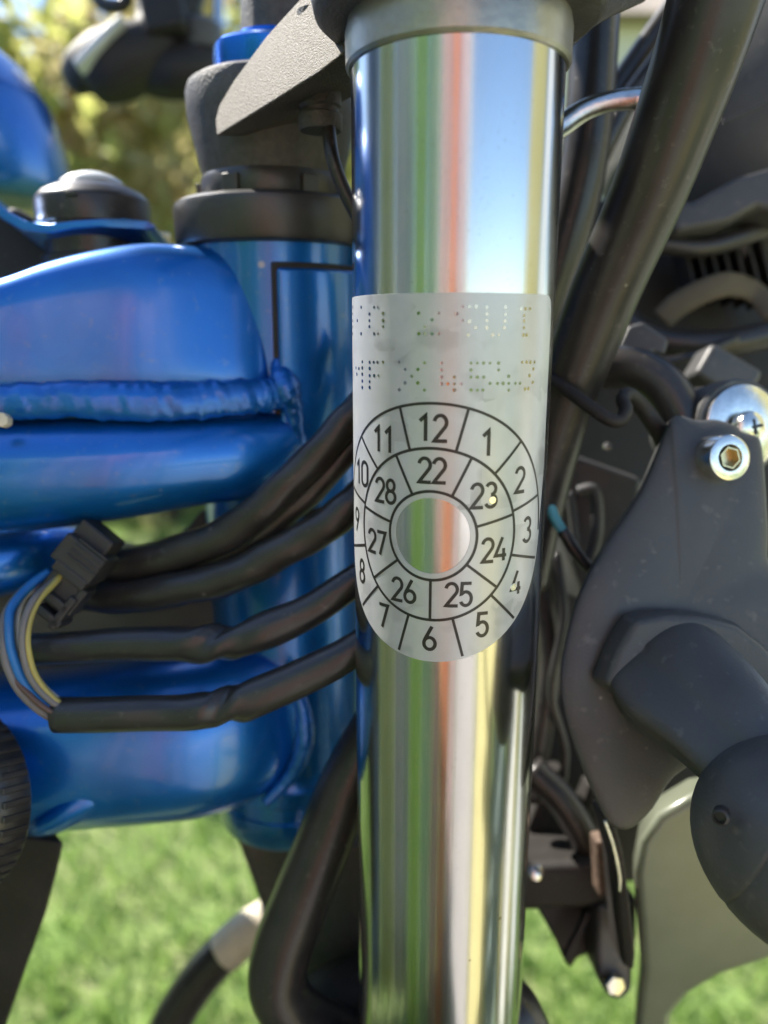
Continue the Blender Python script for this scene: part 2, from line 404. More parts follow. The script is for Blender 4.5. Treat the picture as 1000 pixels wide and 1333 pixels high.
# cloths, line and boards added behind the lens to streak the chrome
FX, FY = P(594, 60, 154).x, P(594, 60, 154).y
def polar(beta, dist): b = R_(beta); return Vector((FX + math.sin(b) * dist, FY - math.cos(b) * dist, 0))
def cloth(name, b0, b1, dist, z0, z1, col, label, cat, group, wav=.016):
    m = mat(label.split(' ')[0] + '_' + name, col, .8, var=.08, vscale=20, bump=.2, bscale=300)
    V, Fc = [], []; nu, nv = 48, 8
    for side in (0, 1):
        for i in range(nu + 1):
            for j in range(nv + 1):
                t = i / nu; q = polar(b0 + (b1 - b0) * t, dist + side * .006 + wav * (math.sin(t * 13 + b0 + j * .15) + .5 * math.sin(t * 31 + b0 * 2)) * (1 - j / nv * .5))
                q.z = z0 + (z1 - z0) * j / nv; V.append(q)
    k = (nu + 1) * (nv + 1)
    for i in range(nu):
        for j in range(nv):
            a = i * (nv + 1) + j; Fc.append((a, a + 1, a + nv + 2, a + nv + 1)); a += k; Fc.append((a, a + nv + 1, a + nv + 2, a + 1))
    for i in range(nu):
        for j in (0, nv): a = i * (nv + 1) + j; Fc.append((a, a + nv + 1, a + nv + 1 + k, a + k))
    for j in range(nv):
        for i in (0, nu): a = i * (nv + 1) + j; Fc.append((a, a + 1, a + 1 + k, a + k))
    return obj(name, V, Fc, m, None, label, cat=cat, group=group)
GC = 'added cloths that tint the chrome streaks'; GB = 'added boards that tint the chrome streaks'
cloth('streak_cloth', -112, -93, .68, .02, 1.25, (.13, .17, .26), 'slate blue towel mirrored at the left of the chrome tube', 'streak_cloth', GC)
cloth('streak_cloth', -92, -71, .68, .02, 1.25, (.50, .54, .26), 'dark olive towel mirrored left of the grey streak in the chrome', 'streak_cloth', GC)
cloth('streak_cloth', -70, -48, .68, .02, 1.25, (.62, .62, .60), 'grey towel mirrored left of the green streak in the chrome', 'streak_cloth', GC)
cloth('streak_cloth', -47, -34, .62, .02, 1.25, (.64, .90, .26), 'bright yellow-green towel seen as the brightest green streak in the chrome tube', 'streak_cloth', GC)
cloth('streak_cloth', -33, -21, .635, .02, 1.25, (.66, .86, .58), 'pale green towel mirrored between bright green and pink streaks', 'streak_cloth', GC)
cloth('streak_cloth', -20, -11, .62, .02, 1.25, (.84, .62, .58), 'dusty pink towel mirrored left of the orange streak in the chrome', 'streak_cloth', GC)
cloth('streak_cloth', -10, -2, .62, .02, 1.25, (.95, .40, .20), 'orange towel mirrored as the salmon streak in the chrome tube', 'streak_cloth', GC)
cloth('streak_cloth', -1, 7, .635, .02, 1.25, (.82, .66, .66), 'mauve towel mirrored right of the orange streak in the chrome', 'streak_cloth', GC)
cloth('streak_board', 8.5, 31, .58, .0, .74, (.58, .55, .56), 'low grey board added to be mirrored below the sticker in the chrome tube', 'board', GB, 0)
cloth('streak_board', 33, 56, .58, .0, .72, (.78, .70, .34), 'low yellow board added to be mirrored as the yellow streak low in the chrome', 'board', GB, 0)
cloth('streak_board', 58, 74, .58, .0, .68, (.28, .36, .34), 'low grey-green board added to be mirrored right of the yellow streak', 'board', GB, 0)
cloth('streak_board', 77, 101, .66, .0, 1.35, (.40, .37, .15), 'tall olive-yellow board added to be mirrored near the right edge of the chrome', 'board', GB, 0)
cloth('streak_board', 84, 94, .60, .0, .78, (.88, .87, .84), 'low white board added to be mirrored as the white streak low in the chrome', 'board', GB, 0)
cloth('streak_board', 103, 112, .62, .0, 1.35, (.85, .86, .88), 'tall white board added to be mirrored as the white streak at the right of the chrome', 'board', GB, 0)
line = empty('streak_line', polar(-38, .64), 'washing line on two white posts added to carry the streak cloths', 'washing line')
prev = None
for bb in (-114, 9):
    q = polar(bb, .66); v, f = wtube([((q.x, q.y, 0), .012), ((q.x, q.y, 1.30), .012)], 12); obj('post', v, f, M['wall'], line)
pts = [polar(-114 + i * 6.15, 0.628 if i > 10 else 0.684) for i in range(21)]
V, Fc = [], []
for q in pts:
    for k in range(6): a = k * math.pi / 3; V.append(Vector((q.x, q.y, 1.256)) + Vector((q.x - FX, q.y - FY, 0)).normalized() * (.003 * math.cos(a)) + Vector((0, 0, .003 * math.sin(a))))
for i in range(len(pts) - 1):
    for k in range(6): Fc.append((i * 6 + k, i * 6 + (k + 1) % 6, (i + 1) * 6 + (k + 1) % 6, (i + 1) * 6 + k))
obj('line', V, Fc, M['wall'], line)

# ------------------------------------------------------------------ the motorcycle
Z = Vector((0, 0, 1))
bike = empty('motorcycle', (FX, FY + .1, 0), 'blue framed motorcycle with chrome fork tube, black hoses and black headlight bracket', 'motorcycle')
RT = 21.5
def at_z(x, y, z): return Vector((x, y, z))
ztop = P(594, 40, 154).z; zbot = P(573, 1333, 206).z

# chrome fork tube (real axis upright), slider below, wheel underneath
AX = Vector((P(594, 60, 154).x + .0003, FY, 0))
fork = lathe('fork_tube', Vector((AX.x, AX.y, zbot - .10)), Z, [(RT, 0), (RT, 40), (RT, 120), (RT, 200), (RT, (ztop - zbot + .10) * 1000 + 70)], M['chrome'], bike, 'polished chrome fork tube', n=160)
lathe('fork_slider', Vector((AX.x, AX.y, .34)), Z, [(26, 0), (27, 20), (27, 180), (29, 200), (29, 230), (26, (zbot - .36) * 1000), (22, (zbot - .345) * 1000)], M['plastic'], bike, 'black lower fork leg')
FAR = .19
lathe('fork_tube', Vector((AX.x, AX.y + FAR, .45)), Z, [(RT, 0), (RT, 250), (RT, 560)], M['chrome'], bike, 'far chrome fork tube hidden behind the near one', n=64)
lathe('fork_slider', Vector((AX.x, AX.y + FAR, .34)), Z, [(26, 0), (27, 20), (27, 250), (22, 270)], M['plastic'], bike)
hub = Vector((AX.x + .03, AX.y + FAR / 2, .25))
wheel = lathe('front_wheel', hub, Vector((0, 1, 0)), [(20, -70), (20, 70), (16, 70), (16, -70)], M['darkmetal'], bike)
tp = [(180 + 30 + 40 * math.cos(a), 50 * math.sin(a)) for a in np.linspace(-2.5, 2.5, 15)]
lathe('tyre', hub, Vector((0, 1, 0)), tp + [tp[0]], M['rubber'], wheel, n=64, sharp=False)
lathe('rim', hub, Vector((0, 1, 0)), [(180, -32), (186, -34), (186, 34), (180, 32), (165, 10), (165, -10), (180, -32)], M['darkmetal'], wheel, n=64)
for k in range(5):
    a = 2 * math.pi * k / 5; dv = Vector((math.cos(a), 0, math.sin(a)))
    box('spoke', hub + dv * .095, dv, Vector((0, 1, 0)), dv.cross(Vector((0, 1, 0))), (160, 22, 26), M['darkmetal'], wheel, bev=3)

# collar and clamp eye at the top of the tube
ez = P(594, 38, 133).z            # height of the collar's lower edge
collar = lathe('clamp_collar', Vector((AX.x, AX.y, ez)), Z, [(RT + .05, 0), (22.0, 0), (22.5, .6), (22.6, 6.5), (22.2, 8.4), (22.2, 60)], M['collar'], bike, 'worn grey collar above the chrome tube', n=96)
eye = lathe('clamp_eye', Vector((AX.x, AX.y, ez + .0085)), Z, [(22.25, 0), (27.2, .3), (28.6, 1.5), (29.2, 4), (29.4, 30), (22.25, 30)], M['castdark'], bike, 'dark cast eye of the upper fork clamp', n=96)

# upper clamp arm: sunlit cast face running from the eye down to the steering stem
arm = prism('clamp_arm', on_plane([(281, 178), (340, 142), (412, 97), (440, 76), (466, 50), (490, -60), (430, -60), (396, -8), (347, 46), (303, 106), (284, 138), (279, 158)], (281, 178, 197.5), (466, 50, 158), (347, 46, 191)),
            26, M['cast'], bike, 'sunlit grainy cast aluminium arm of the upper clamp', bev=.9, seg=3, direction=FWD * .70 + RIGHT * .50 + UP * .34)
HX = Vector((-.0327, 0, 0)); h0 = P(358, 280, 230)
HAX = Vector((h0.x, h0.y, 0))
def hz(py):      # height on the head axis seen at photo row py
    d = (Vector((HAX.x, HAX.y, 0)) - Vector((0, 0, 0)))
    y = HAX.y; e = -(py - 666.5) / F          # slope in camera frame
    # point on axis: y = d*(cosP + e*sinP) ; z = .85 + d*(-sinP + e*cosP)
    dd = y / (math.cos(PITCH) + e * math.sin(PITCH)); return CAM.z + dd * (-math.sin(PITCH) + e * math.cos(PITCH))
def hprof(rows): return [(r, (hz(py) - hz(1100)) * 1000) for py, r in rows]
HB = Vector((HAX.x, HAX.y, hz(1100)))
lathe('stem_boss', HB, Z, hprof([(246, 19.6), (238, 20.4), (202, 22.2), (158, 24.2), (128, 24.4), (117, 23.6), (111, 21.5), (109, 10)]), M['castdark'], bike, 'grey cast boss round the steering stem', n=64)
lathe('stem_nut', HB, Z, hprof([(109, 16.6), (80, 17), (70, 16.8), (64, 15.4), (62, 10), (58, 9.6), (48, 9), (45, 6)]), M['blue_anod'], bike, 'blue anodised steering stem nut', n=6 * 8, rmod=lambda a, h: 1 - .05 * abs(math.sin(3 * a)))
tube('handlebar_riser', [(366, 110, 232, 50), (366, 40, 230, 52), (368, -10, 228, 53), (370, -90, 226, 53)], M['castdark'], bike, 'grey cast handlebar riser', n=32)
nut = lathe('bearing_nut', HB, Z, hprof([(272, 20.9), (270, 21.2), (240, 21.2), (234, 20.6), (233, 15)]), M['ring'], bike, 'grey slotted bearing nut', n=64)
for k in range(6):
    a = R_(-175 + 60 * k); dv = Vector((math.cos(a), math.sin(a), 0)); tz = dv.cross(Z)
    box('nut_lug', Vector((HAX.x, HAX.y, hz(255))) + dv * .0214, dv, tz, Z, (2.2, 5, 5.4), M['ring'], nut, bev=.4)
lathe('bearing_cap', HB, Z, hprof([(327, 26.6), (324, 28.6), (319, 29.3), (279, 29.6), (273, 29.2), (268, 27.6), (267, 18)]), M['ring'], bike, 'wide grey steering bearing cap', n=96)
head = lathe('head_tube', HB, Z, hprof([(1050, 24.5), (1046, 25.4), (1018, 25.6), (1016, 24.9), (1000, 24.9), (994, 26.8), (978, 26.8), (972, 25.2), (962, 25.0), (600, 25.0), (345, 25.8), (322, 26.2), (320, 20)]), M['blue'], bike, 'blue metallic steering head tube', n=96)
# raised gusset plate on the head tube with its dark gap
def hpt(ang, py, r): a = R_(ang); return Vector((HAX.x + math.sin(a) * r * .001, HAX.y - math.cos(a) * r * .001, hz(py)))
def hpatch(name, a0, a1, y0, y1, r, t, m, parent, label=None):
    V, Fc = [], []; nu, nv = 14, 10
    for rr in (r, r - t):
        for i in range(nu + 1):
            for j in range(nv + 1): V.append(hpt(a0 + (a1 - a0) * i / nu, y0 + (y1 - y0) * j / nv, rr))
    k = (nu + 1) * (nv + 1)
    for i in range(nu):
        for j in range(nv):
            a = i * (nv + 1) + j; Fc += [(a, a + 1, a + nv + 2, a + nv + 1), (a + k, a + k + nv + 1, a + k + nv + 2, a + k + 1)]
    for i in range(nu):
        for j in (0, nv): a = i * (nv + 1) + j; Fc.append((a, a + nv + 1, a + nv + 1 + k, a + k))
    for j in range(nv):
        for i in (0, nu): a = i * (nv + 1) + j; Fc.append((a, a + 1, a + 1 + k, a + k))
    o = obj(name, V, Fc, m, parent, label); bevel(o, 1.1, 3, 40); return o
hpatch('gusset_plate', 7.5, 66, 358, 640, 28.6, 3.9, M['blue'], head, 'blue gusset plate beside the spar')
hpatch('gusset_seam', 4, 70, 350, 652, 26.2, 1.6, M['darkmetal'], head)
# hose stub and loop under the clamp
st = P(417, 148, 188)
lathe('cable_guide', st, Z, [(5.0, -4), (5.4, -3.4), (5.4, -.4), (4.6, 0), (4.6, 1.0), (5.2, 1.6), (5.2, 22)], M['castdark'], bike, 'dark cable guide under the clamp', n=32)
tube('thin_cable', [(428, 120, 186, 9), (428, 165, 186, 9), (433, 205, 185, 9), (447, 245, 186, 9), (470, 290, 188, 9), (520, 380, 196, 9)], M['rubber'], bike, 'thin dark cable beside the chrome tube', n=14)

# unseen box added to shade the hoses, with the handlebar above the clamp
hose_shade = box('hose_shade_box', Vector((.030, .260, 1.115)), RIGHT, Vector((0, 1, 0)), Z, (290, 170, 42), M['plastic'], bike, 'black box added above the clamp to shade the hoses', bev=12)
lathe('handlebar', Vector((.0, -.02, 1.10)), Vector((-.1, 1, 0)), [(11, 0), (11, 600)], M['darkmetal'], bike, 'black handlebar above the clamp', n=24)
# --- frame spars (lofted closed sections)
def loft(name, secs, m, parent, label=None, n=40, ex=2.6, zig=0):
    """secs: (px, ycentre, half_height_px, depth_front, thickness_mm)"""
    V, Fc = [], []
    cs = catmull([list(s) for s in secs], 6)
    for s in cs:
        px, yc, hh, df, th = s
        for k in range(n):
            a = 2 * math.pi * k / n; ca, sa = math.cos(a), math.sin(a)
            u = math.copysign(abs(ca) ** (2 / ex), ca); v = math.copysign(abs(sa) ** (2 / ex), sa)
            d = df + th * .22
            p = P(px, yc, d) - UP * (v * hh * d / F * .001) + FWD * ((th * .28 - u * th * .5) * .001)
            V.append(p)
    m_ = len(cs)
    for i in range(m_ - 1):
        for k in range(n): Fc.append((i * n + k, i * n + (k + 1) % n, (i + 1) * n + (k + 1) % n, (i + 1) * n + k))
    Fc += [tuple(range(n)), tuple((m_ - 1) * n + k for k in range(n))]
    return obj(name, V, Fc, m, parent, label)
spar = loft('upper_spar', [(-260, 500, 88, 190, 46), (-120, 478, 92, 192, 46), (0, 449, 84, 196, 46), (70, 438, 98, 199, 44), (130, 430, 106, 201, 42), (190, 425, 110, 203, 40), (250, 427, 109, 206, 38), (300, 431, 106, 209, 34), (335, 435, 103, 212, 30), (352, 441, 96, 215, 24), (363, 447, 84, 220, 14), (367, 452, 66, 225, 7)],
            M['blue'], bike, 'blue metallic pressed upper frame spar', n=56, ex=4.2)
low = loft('frame_tube', [(-280, 628, 78, 192, 34), (-120, 624, 78, 192, 34), (0, 617, 77, 194, 33), (120, 609, 71, 197, 32), (200, 602, 65, 200, 31), (260, 596, 60, 203, 30), (320, 590, 58, 207, 28), (370, 584, 52, 213, 24), (400, 578, 40, 218, 18)], M['blue'], bike, 'blue round frame tube under the weld', n=48, ex=2.1)
def wob(s, a): return 1 + .13 * (mnoise.noise(Vector((s * 26, math.cos(a) * .8, math.sin(a) * .8)))) + .018 * math.sin(s * 190 + 2.2 * math.cos(a) + 3 * mnoise.noise(Vector((s * 9, 0, 0)))) + .09 * mnoise.noise(Vector((s * 70, math.cos(a) * 2.2, math.sin(a) * 2.2)))
tube('weld_bead', [(-260, 545, 197, 23), (-100, 533, 197, 23), (0, 524, 199, 23), (90, 521, 200.5, 24), (190, 524, 203, 25), (280, 520, 207, 24), (345, 514, 211, 22), (372, 508, 214, 22)], M['weld'], spar, 'rough blue weld bead along the spar', n=20, per=26, bump=wob, flat=.62)
tube('weld_bead', [(350, 350, 217, 7), (360, 400, 218, 7), (364, 450, 218, 8), (366, 485, 215, 15), (372, 506, 213, 20), (380, 530, 215, 14), (388, 570, 218, 8), (394, 620, 220, 7)], M['weld'], spar, n=16, per=14, bump=wob)
prism('paint_chip', [(-6, 536, 191.6), (4, 537, 191.8), (10, 543, 192), (9, 552, 192), (2, 556, 191.8), (-6, 554, 191.6)], 3, M['chip_and_sunlit'], spar, 'tan paint chip at the left end of the weld', bev=.3)
loft('down_spar', [(-200, 770, 46, 214, 30), (-80, 748, 46, 216, 30), (0, 733, 44, 220, 28), (50, 724, 40, 226, 26), (90, 716, 30, 236, 22), (120, 708, 18, 246, 14)], M['blue'], bike, 'blue lower spar passing behind the wiring plug', n=36, ex=2.2)
dt = loft('down_tube', [(-200, 1020, 118, 214, 52), (-60, 1005, 114, 212, 52), (60, 990, 108, 212, 50), (180, 976, 112, 214, 48), (260, 966, 112, 217, 44), (315, 955, 104, 222, 38), (350, 946, 92, 227, 30), (376, 940, 74, 232, 22), (394, 938, 56, 236, 14)], M['blue'], bike, 'blue lower frame junction above the lawn', n=52, ex=2.25)
loft('gusset_ridge', [(36, 1078, 10, 222, 14), (52, 1070, 24, 215, 20), (80, 1056, 33, 213.2, 24), (112, 1040, 34, 213.8, 24), (142, 1026, 30, 216, 20), (168, 1014, 18, 221, 14)], M['blue'], dt, n=30, ex=2.0)
tube('weld_bead', [(376, 880, 230, 8), (392, 915, 230, 10), (397, 950, 230, 12), (392, 985, 232, 11), (374, 1015, 234, 9), (345, 1045, 234, 7)], M['weld'], dt, n=16, per=14, bump=wob)

# --- tank, mount cap
V, Fc = lathe_data(P(-112, 262, 330), Z, [(0, 70), (20, 68.5), (38, 63), (50, 53), (59, 38), (63.5, 20), (64, 6), (62, 0), (58, -1), (0, -1)], n=64, rmod=None)
tank = obj('fuel_tank', V, Fc, M['blue'], bike, 'blue painted fuel tank nose at the left edge')
loft_tank = lathe('tank_body', Vector((-.40, .36, .86)), Vector((1, 0, 0)), [(0, -330), (70, -310), (120, -230), (135, -100), (128, 40), (105, 110), (80, 140), (60, 160), (0, 170)], M['blue'], tank, n=56, sharp=False)
cap_c = P(127, 334, 236)
cap = lathe('tank_mount', cap_c, Z, [(15.2, -4), (16.2, -3.6), (16.0, -.5), (14.6, .2), (14.6, 5.2), (16.2, 5.6), (16.2, 8.6), (16.6, 9), (16.8, 15.5), (16.2, 16.6), (15.6, 17), (14.6, 18.2), (9, 20.8), (0, 21.6)], M['rubber'], bike, 'black rubber tank mount on the spar', n=64)
lathe('sunlit_cap_top', cap_c, Z, [(9.4, 20.0), (8.8, 21.6), (6.6, 23.0), (3.6, 24.0), (0, 24.3)], M['sunlit_pale'], cap, 'dome on the tank mount painted pale for sunlight', n=48)  # sun highlight on the black mount, built as a pale dome
lathe('washer', cap_c, Z, [(14.7, -5.2), (16.8, -5), (17.0, -4.2), (15, -3.9)], M['steel'], cap, n=48)
box('cap_notch', cap_c + Vector((0, -.0167, .0152)), RIGHT, Vector((0, 1, 0)), Z, (3.4, 1, 1.2), M['ink'], cap, bev=.1)
tabo = prism('mount_tab', [(-60, 212, 222), (-10, 258, 222), (12, 276, 222), (36, 288, 222), (64, 291, 218), (100, 286, 216), (130, 284, 215.5), (160, 285, 216), (190, 288, 219), (201, 291, 224), (202, 298, 224), (190, 298, 219), (160, 296, 216), (130, 295, 215.5), (100, 297, 216), (66, 303, 218), (30, 300, 222), (4, 286, 222), (-18, 268, 222), (-60, 226, 222)], 34, M['blue'], bike, 'thin blue tab bent round the tank mount', bev=.6)
prism('tank_bracket', [(-80, 268, 250), (20, 268, 250), (56, 290, 250), (80, 330, 250), (76, 350, 250), (-80, 395, 250)], 40, M['darkmetal'], bike, 'dark bracket under the tank nose', bev=2)
lathe('small_nut', P(207, 312, 262), Z, [(4.4, -3), (4.6, 1), (4.0, 2.2), (0, 2.6)], M['steel'], bike, n=6)

# --- handlebar control far behind at the top left
hc = obj('handlebar_control', *sweep([(96, 118, 420, 10), (108, 100, 420, 32), (140, 88, 420, 44), (180, 72, 420, 42), (206, 50, 420, 34), (215, 10, 425, 36), (220, -50, 430, 40)], n=24), M['darkmetal'], bike, 'black handlebar lever perch blurred at the top left')
tube('lever_body', [(170, 95, 425, 18), (205, 96, 425, 30), (240, 92, 425, 34), (268, 78, 430, 32), (285, 55, 430, 22)], M['darkmetal'], hc, n=20)
lathe('perch_clamp', P(176, 62, 412), UP * .3 - FWD, [(7, -8), (8, -6), (8, 4), (7, 5.5), (3, 6), (2.6, 4.5), (0, 4.5)], M['darkmetal'], hc, n=24)
box('switch_housing', P(214, 18, 410), *frame_axes(.2, 1), (26, 22, 18), M['darkmetal'], hc, bev=3)
lathe('reservoir', P(262, 66, 425), Z, [(0, 17), (8, 15.5), (12, 12), (12.5, 6), (11.5, 0), (0, -1)], M['plastic'], hc, n=32)
prism('lever', [(93, 78, 396), (122, 46, 396), (156, 16, 396), (160, 24, 396), (132, 54, 396), (100, 86, 396)], 10, M['sunlit_pale'], hc, bev=1)  # lever coloured pale to look sunlit
tube('clutch_cable', [(284, 90, 425, 7), (284, 30, 425, 7), (284, -40, 428, 7)], M['steel'], hc, n=10)
tube('brake_line', [(120, -40, 430, 9), (128, 0, 430, 9), (146, 8, 430, 9), (164, 0, 430, 9), (170, -50, 430, 9)], M['rubber'], hc, n=10)
tube('cable_sleeve', [(246, 20, 432, 15), (256, -20, 432, 15), (260, -60, 432, 15)], M['rubber'], hc, n=12)

# --- wiring on the left
hose_b = lambda s, a: 1 + .05 * math.sin(s * 23 + a) + .03 * math.sin(s * 51 - a * 2)
tube('wiring_hose', [(530, 440, 206, 20), (480, 516, 203, 20), (440, 560, 202, 21), (395, 610, 203, 22), (340, 662, 206, 23), (270, 708, 211, 24), (180, 732, 218, 24), (90, 738, 226, 24)], M['rubber'], bike, 'uppermost black hose crossing the blue frame', bump=hose_b, n=22)
tube('wiring_hose', [(530, 500, 210, 15), (480, 560, 208, 15), (440, 602, 207, 16), (395, 650, 208, 17), (340, 694, 211, 18), (270, 730, 215, 19), (180, 752, 222, 20), (90, 756, 228, 20)], M['rubber'], bike, 'second black hose below the uppermost one', bump=hose_b, n=20)
tube('wiring_hose', [(530, 580, 204, 22), (480, 636, 202, 22), (440, 672, 201, 23), (385, 708, 203, 23), (320, 742, 206, 23), (250, 764, 209, 23), (170, 776, 214, 22), (100, 774, 219, 21)], M['rubber'], bike, 'third black hose running to the wiring plug', bump=hose_b, n=22)
prism('wiring_tray', [(-200, 720, 246), (60, 704, 246), (130, 690, 246), (150, 706, 246), (178, 714, 246), (205, 702, 246), (228, 698, 246), (246, 684, 246), (262, 664, 246), (360, 650, 246), (360, 910, 246), (-200, 930, 246)], 10, M['plastic'], bike, 'black wavy tray behind the wiring', bev=1)
def wrinkle(c, w, amp):
    return lambda s, a: 1 + amp * math.exp(-((s - c) / w) ** 2) * math.sin(3 * a + s * 40) + .03 * math.sin(s * 27 + a)
tube('shrink_sleeve', [(540, 690, 200, 20), (490, 736, 198, 20), (445, 768, 197, 21), (400, 796, 197, 22), (350, 820, 197, 25), (310, 834, 197, 21), (275, 839, 198, 24), (230, 838, 199, 23), (170, 838, 200, 22), (110, 842, 201, 21), (40, 844, 202, 20)], M['sleeve'], bike, 'wrinkled black sleeve running level across the junction', bump=wrinkle(.58, .09, .16), n=24, hollow=.8)
sl2 = tube('shrink_sleeve', [(540, 790, 194, 20), (490, 826, 192, 21), (455, 850, 191, 22), (420, 868, 191, 24), (370, 893, 191, 25), (320, 912, 191, 25), (290, 920, 191, 22), (262, 925, 191, 24), (220, 928, 192, 23), (150, 930, 192, 23), (74, 930, 193, 23)], M['sleeve'], bike, 'lowest black sleeve with open end and wires', bump=wrinkle(.58, .08, .15), n=24, hollow=.84)
def wire(m, pts, r): tube('wire', [(x, y, d, r) for x, y, d in pts], M[m], plug, n=10)
a1, a2, a3 = frame_axes(.62, -.78)
M['plug'] = mat('black_plug_plastic', (.026, .026, .027), .5, 0, var=.2, bump=.05, bscale=1500, dust=.2, dust_col=(.10, .095, .09))
plug = box('wiring_plug', P(98, 752, 204), a1, a2, a3, (17, 9.5, 10), M['plug'], bike, 'black multi-pin wiring plug with clips', bev=.8)
box('plug_collar', P(112, 726, 203), a1, a2, a3, (8, 12.5, 11.5), M['plug'], plug, bev=.7)
box('plug_collar', P(128, 702, 206), a1, a2, a3, (6, 10.5, 10), M['plug'], plug, bev=.7)
box('plug_clip', P(92, 748, 198), a1, a2, a3, (3, 10, 2.2), M['plug'], plug, bev=.5)
box('plug_clip', P(88, 796, 201), a1, a2, a3, (10, 2.2, 8), M['plug'], plug, bev=.5)
box('plug_clip', P(70, 800, 201), a1, a2, a3, (2.2, 8, 8), M['plug'], plug, bev=.5)
box('plug_clip', P(78, 780, 201), a1, a2, a3, (2.4, 9, 8), M['plug'], plug, bev=.5)
box('plug_clip', P(104, 782, 202), a1, a2, a3, (8, 2.2, 7), M['plug'], plug, bev=.5)
for k in range(4):
    box('plug_rib', P(106 + k * 5.2, 735 - k * 6.5, 197.2 + k * .1), a1, a2, a3, (.7, 9, .9), M['plug'], plug, bev=.2)
for k in (-1, 0, 1):
    lathe('wire_seal', P(74 + k * 7, 762 + k * 6, 203), a1, [(1.5, -2), (1.7, -1.4), (1.4, -.7), (1.7, 0), (1.5, .8)], M['tan'], plug, n=14)
wire('wire_yellow', [(110, 928, 193), (76, 914, 191), (48, 882, 189), (37, 845, 188), (38, 812, 189), (50, 782, 192), (70, 760, 197), (80, 748, 200)], 4.2)
wire('wire_grey', [(110, 930, 192), (74, 918, 190.5), (42, 886, 188.5), (30, 848, 187.5), (31, 812, 188), (44, 780, 191), (64, 762, 197), (76, 752, 200)], 4.6)
wire('wire_blue', [(110, 934, 192.5), (70, 926, 191), (34, 892, 190), (16, 850, 189.5), (12, 815, 190), (16, 790, 193), (40, 762, 199), (64, 745, 203)], 6.2)
wire('wire_grey', [(110, 938, 193.5), (68, 934, 191.5), (30, 904, 190), (10, 868, 189.5), (5, 835, 190), (8, 800, 193), (30, 770, 199), (60, 748, 205)], 6.0)
wire('wire_brown', [(110, 940, 191), (66, 926, 189.5), (36, 902, 189), (14, 876, 190), (7, 850, 192), (12, 810, 197), (36, 775, 202), (62, 755, 205)], 4.0)
wire('wire_white', [(100, 926, 195), (60, 896, 193), (30, 850, 193), (23, 820, 193), (25, 795, 195), (34, 776, 199), (56, 760, 203)], 3.4)

# --- ribbed rubber ring at the left edge, panel below, lower clamp, hoses
rc = P(-56, 1043, 204); rax = (-FWD * .86 - RIGHT * .42 + UP * .1).normalized()
ring = lathe('ribbed_ring', rc, rax, [(15.5, -4), (23.4, -4), (24, -3), (24, 3.4), (23.2, 5), (16.2, 6), (15.5, 5)], M['rubber'], bike, 'black ribbed rubber ring at the left edge', n=72)
xr = rax.orthogonal().normalized(); yr = rax.cross(xr)
for k in range(44):
    a = 2 * math.pi * k / 44; dv = xr * math.cos(a) + yr * math.sin(a)
    q = rc + dv * .0238 + rax * .0008
    if q.x < P(-20, 1043, 204).x: continue
    box('rib', q, dv, rax.cross(dv), rax, (1.2, 1.7, 8), M['rubber'], ring, bev=.3)
lathe('blue_disc', rc, rax, [(15.4, -5), (15.4, 2), (13, 3.4), (0, 4)], M['blue_anod'], ring, 'blue centre of the ribbed ring', n=48)
prism('engine_panel', [(-160, 1060, 232), (86, 1095, 232), (78, 1130, 233), (62, 1190, 235), (36, 1262, 239), (2, 1360, 244), (-30, 1500, 250), (-160, 1500, 250)], 40, M['darkmetal'], bike, 'dark panel below the ribbed ring', bev=2, direction=FWD * .8 - RIGHT * .6)
prism('lower_clamp', [(302, 1082, 262), (330, 1098, 262), (470, 1098, 262), (640, 1110, 262), (660, 1480, 285), (420, 1480, 285), (398, 1345, 280), (362, 1240, 274), (338, 1180, 268)], 70, M['castdark'], bike, 'dark lower fork clamp below the head tube', bev=4)
tube('brake_hose', [(540, 880, 226, 34), (490, 950, 224, 35), (452, 1020, 222, 36), (424, 1090, 222, 37), (392, 1170, 222, 38), (368, 1235, 222, 39), (362, 1285, 222, 38), (385, 1322, 224, 38), (430, 1350, 230, 38), (500, 1390, 240, 38)], M['rubber'], bike, 'thick black hose looping below the frame', n=28)
g = tube('overflow_hose', [(420, 1150, 330, 26), (372, 1184, 330, 26), (318, 1218, 330, 26), (275, 1256, 330, 26), (240, 1302, 330, 26), (215, 1350, 330, 26), (195, 1420, 335, 26)], M['rubber'], bike, 'dark hose curving above the lawn', n=22)
tube('sunlit_hose', [(352, 1196, 329.4, 26.8), (335, 1206, 329.4, 27), (318, 1217, 329.4, 27), (292, 1239, 329.4, 26.8)], M['chip_and_sunlit'], g, 'stretch of the dark hose painted pale as sunlit', n=22)  # patch of sunlight on the hose, painted as a cream sleeve
loft('fender_edge', [(380, 1340, 40, 246, 20), (440, 1330, 60, 244, 26), (520, 1330, 70, 244, 30), (600, 1330, 70, 244, 30)], M['darkmetal'], bike, 'dark mudguard edge under the hoses', ex=2.2, n=24)

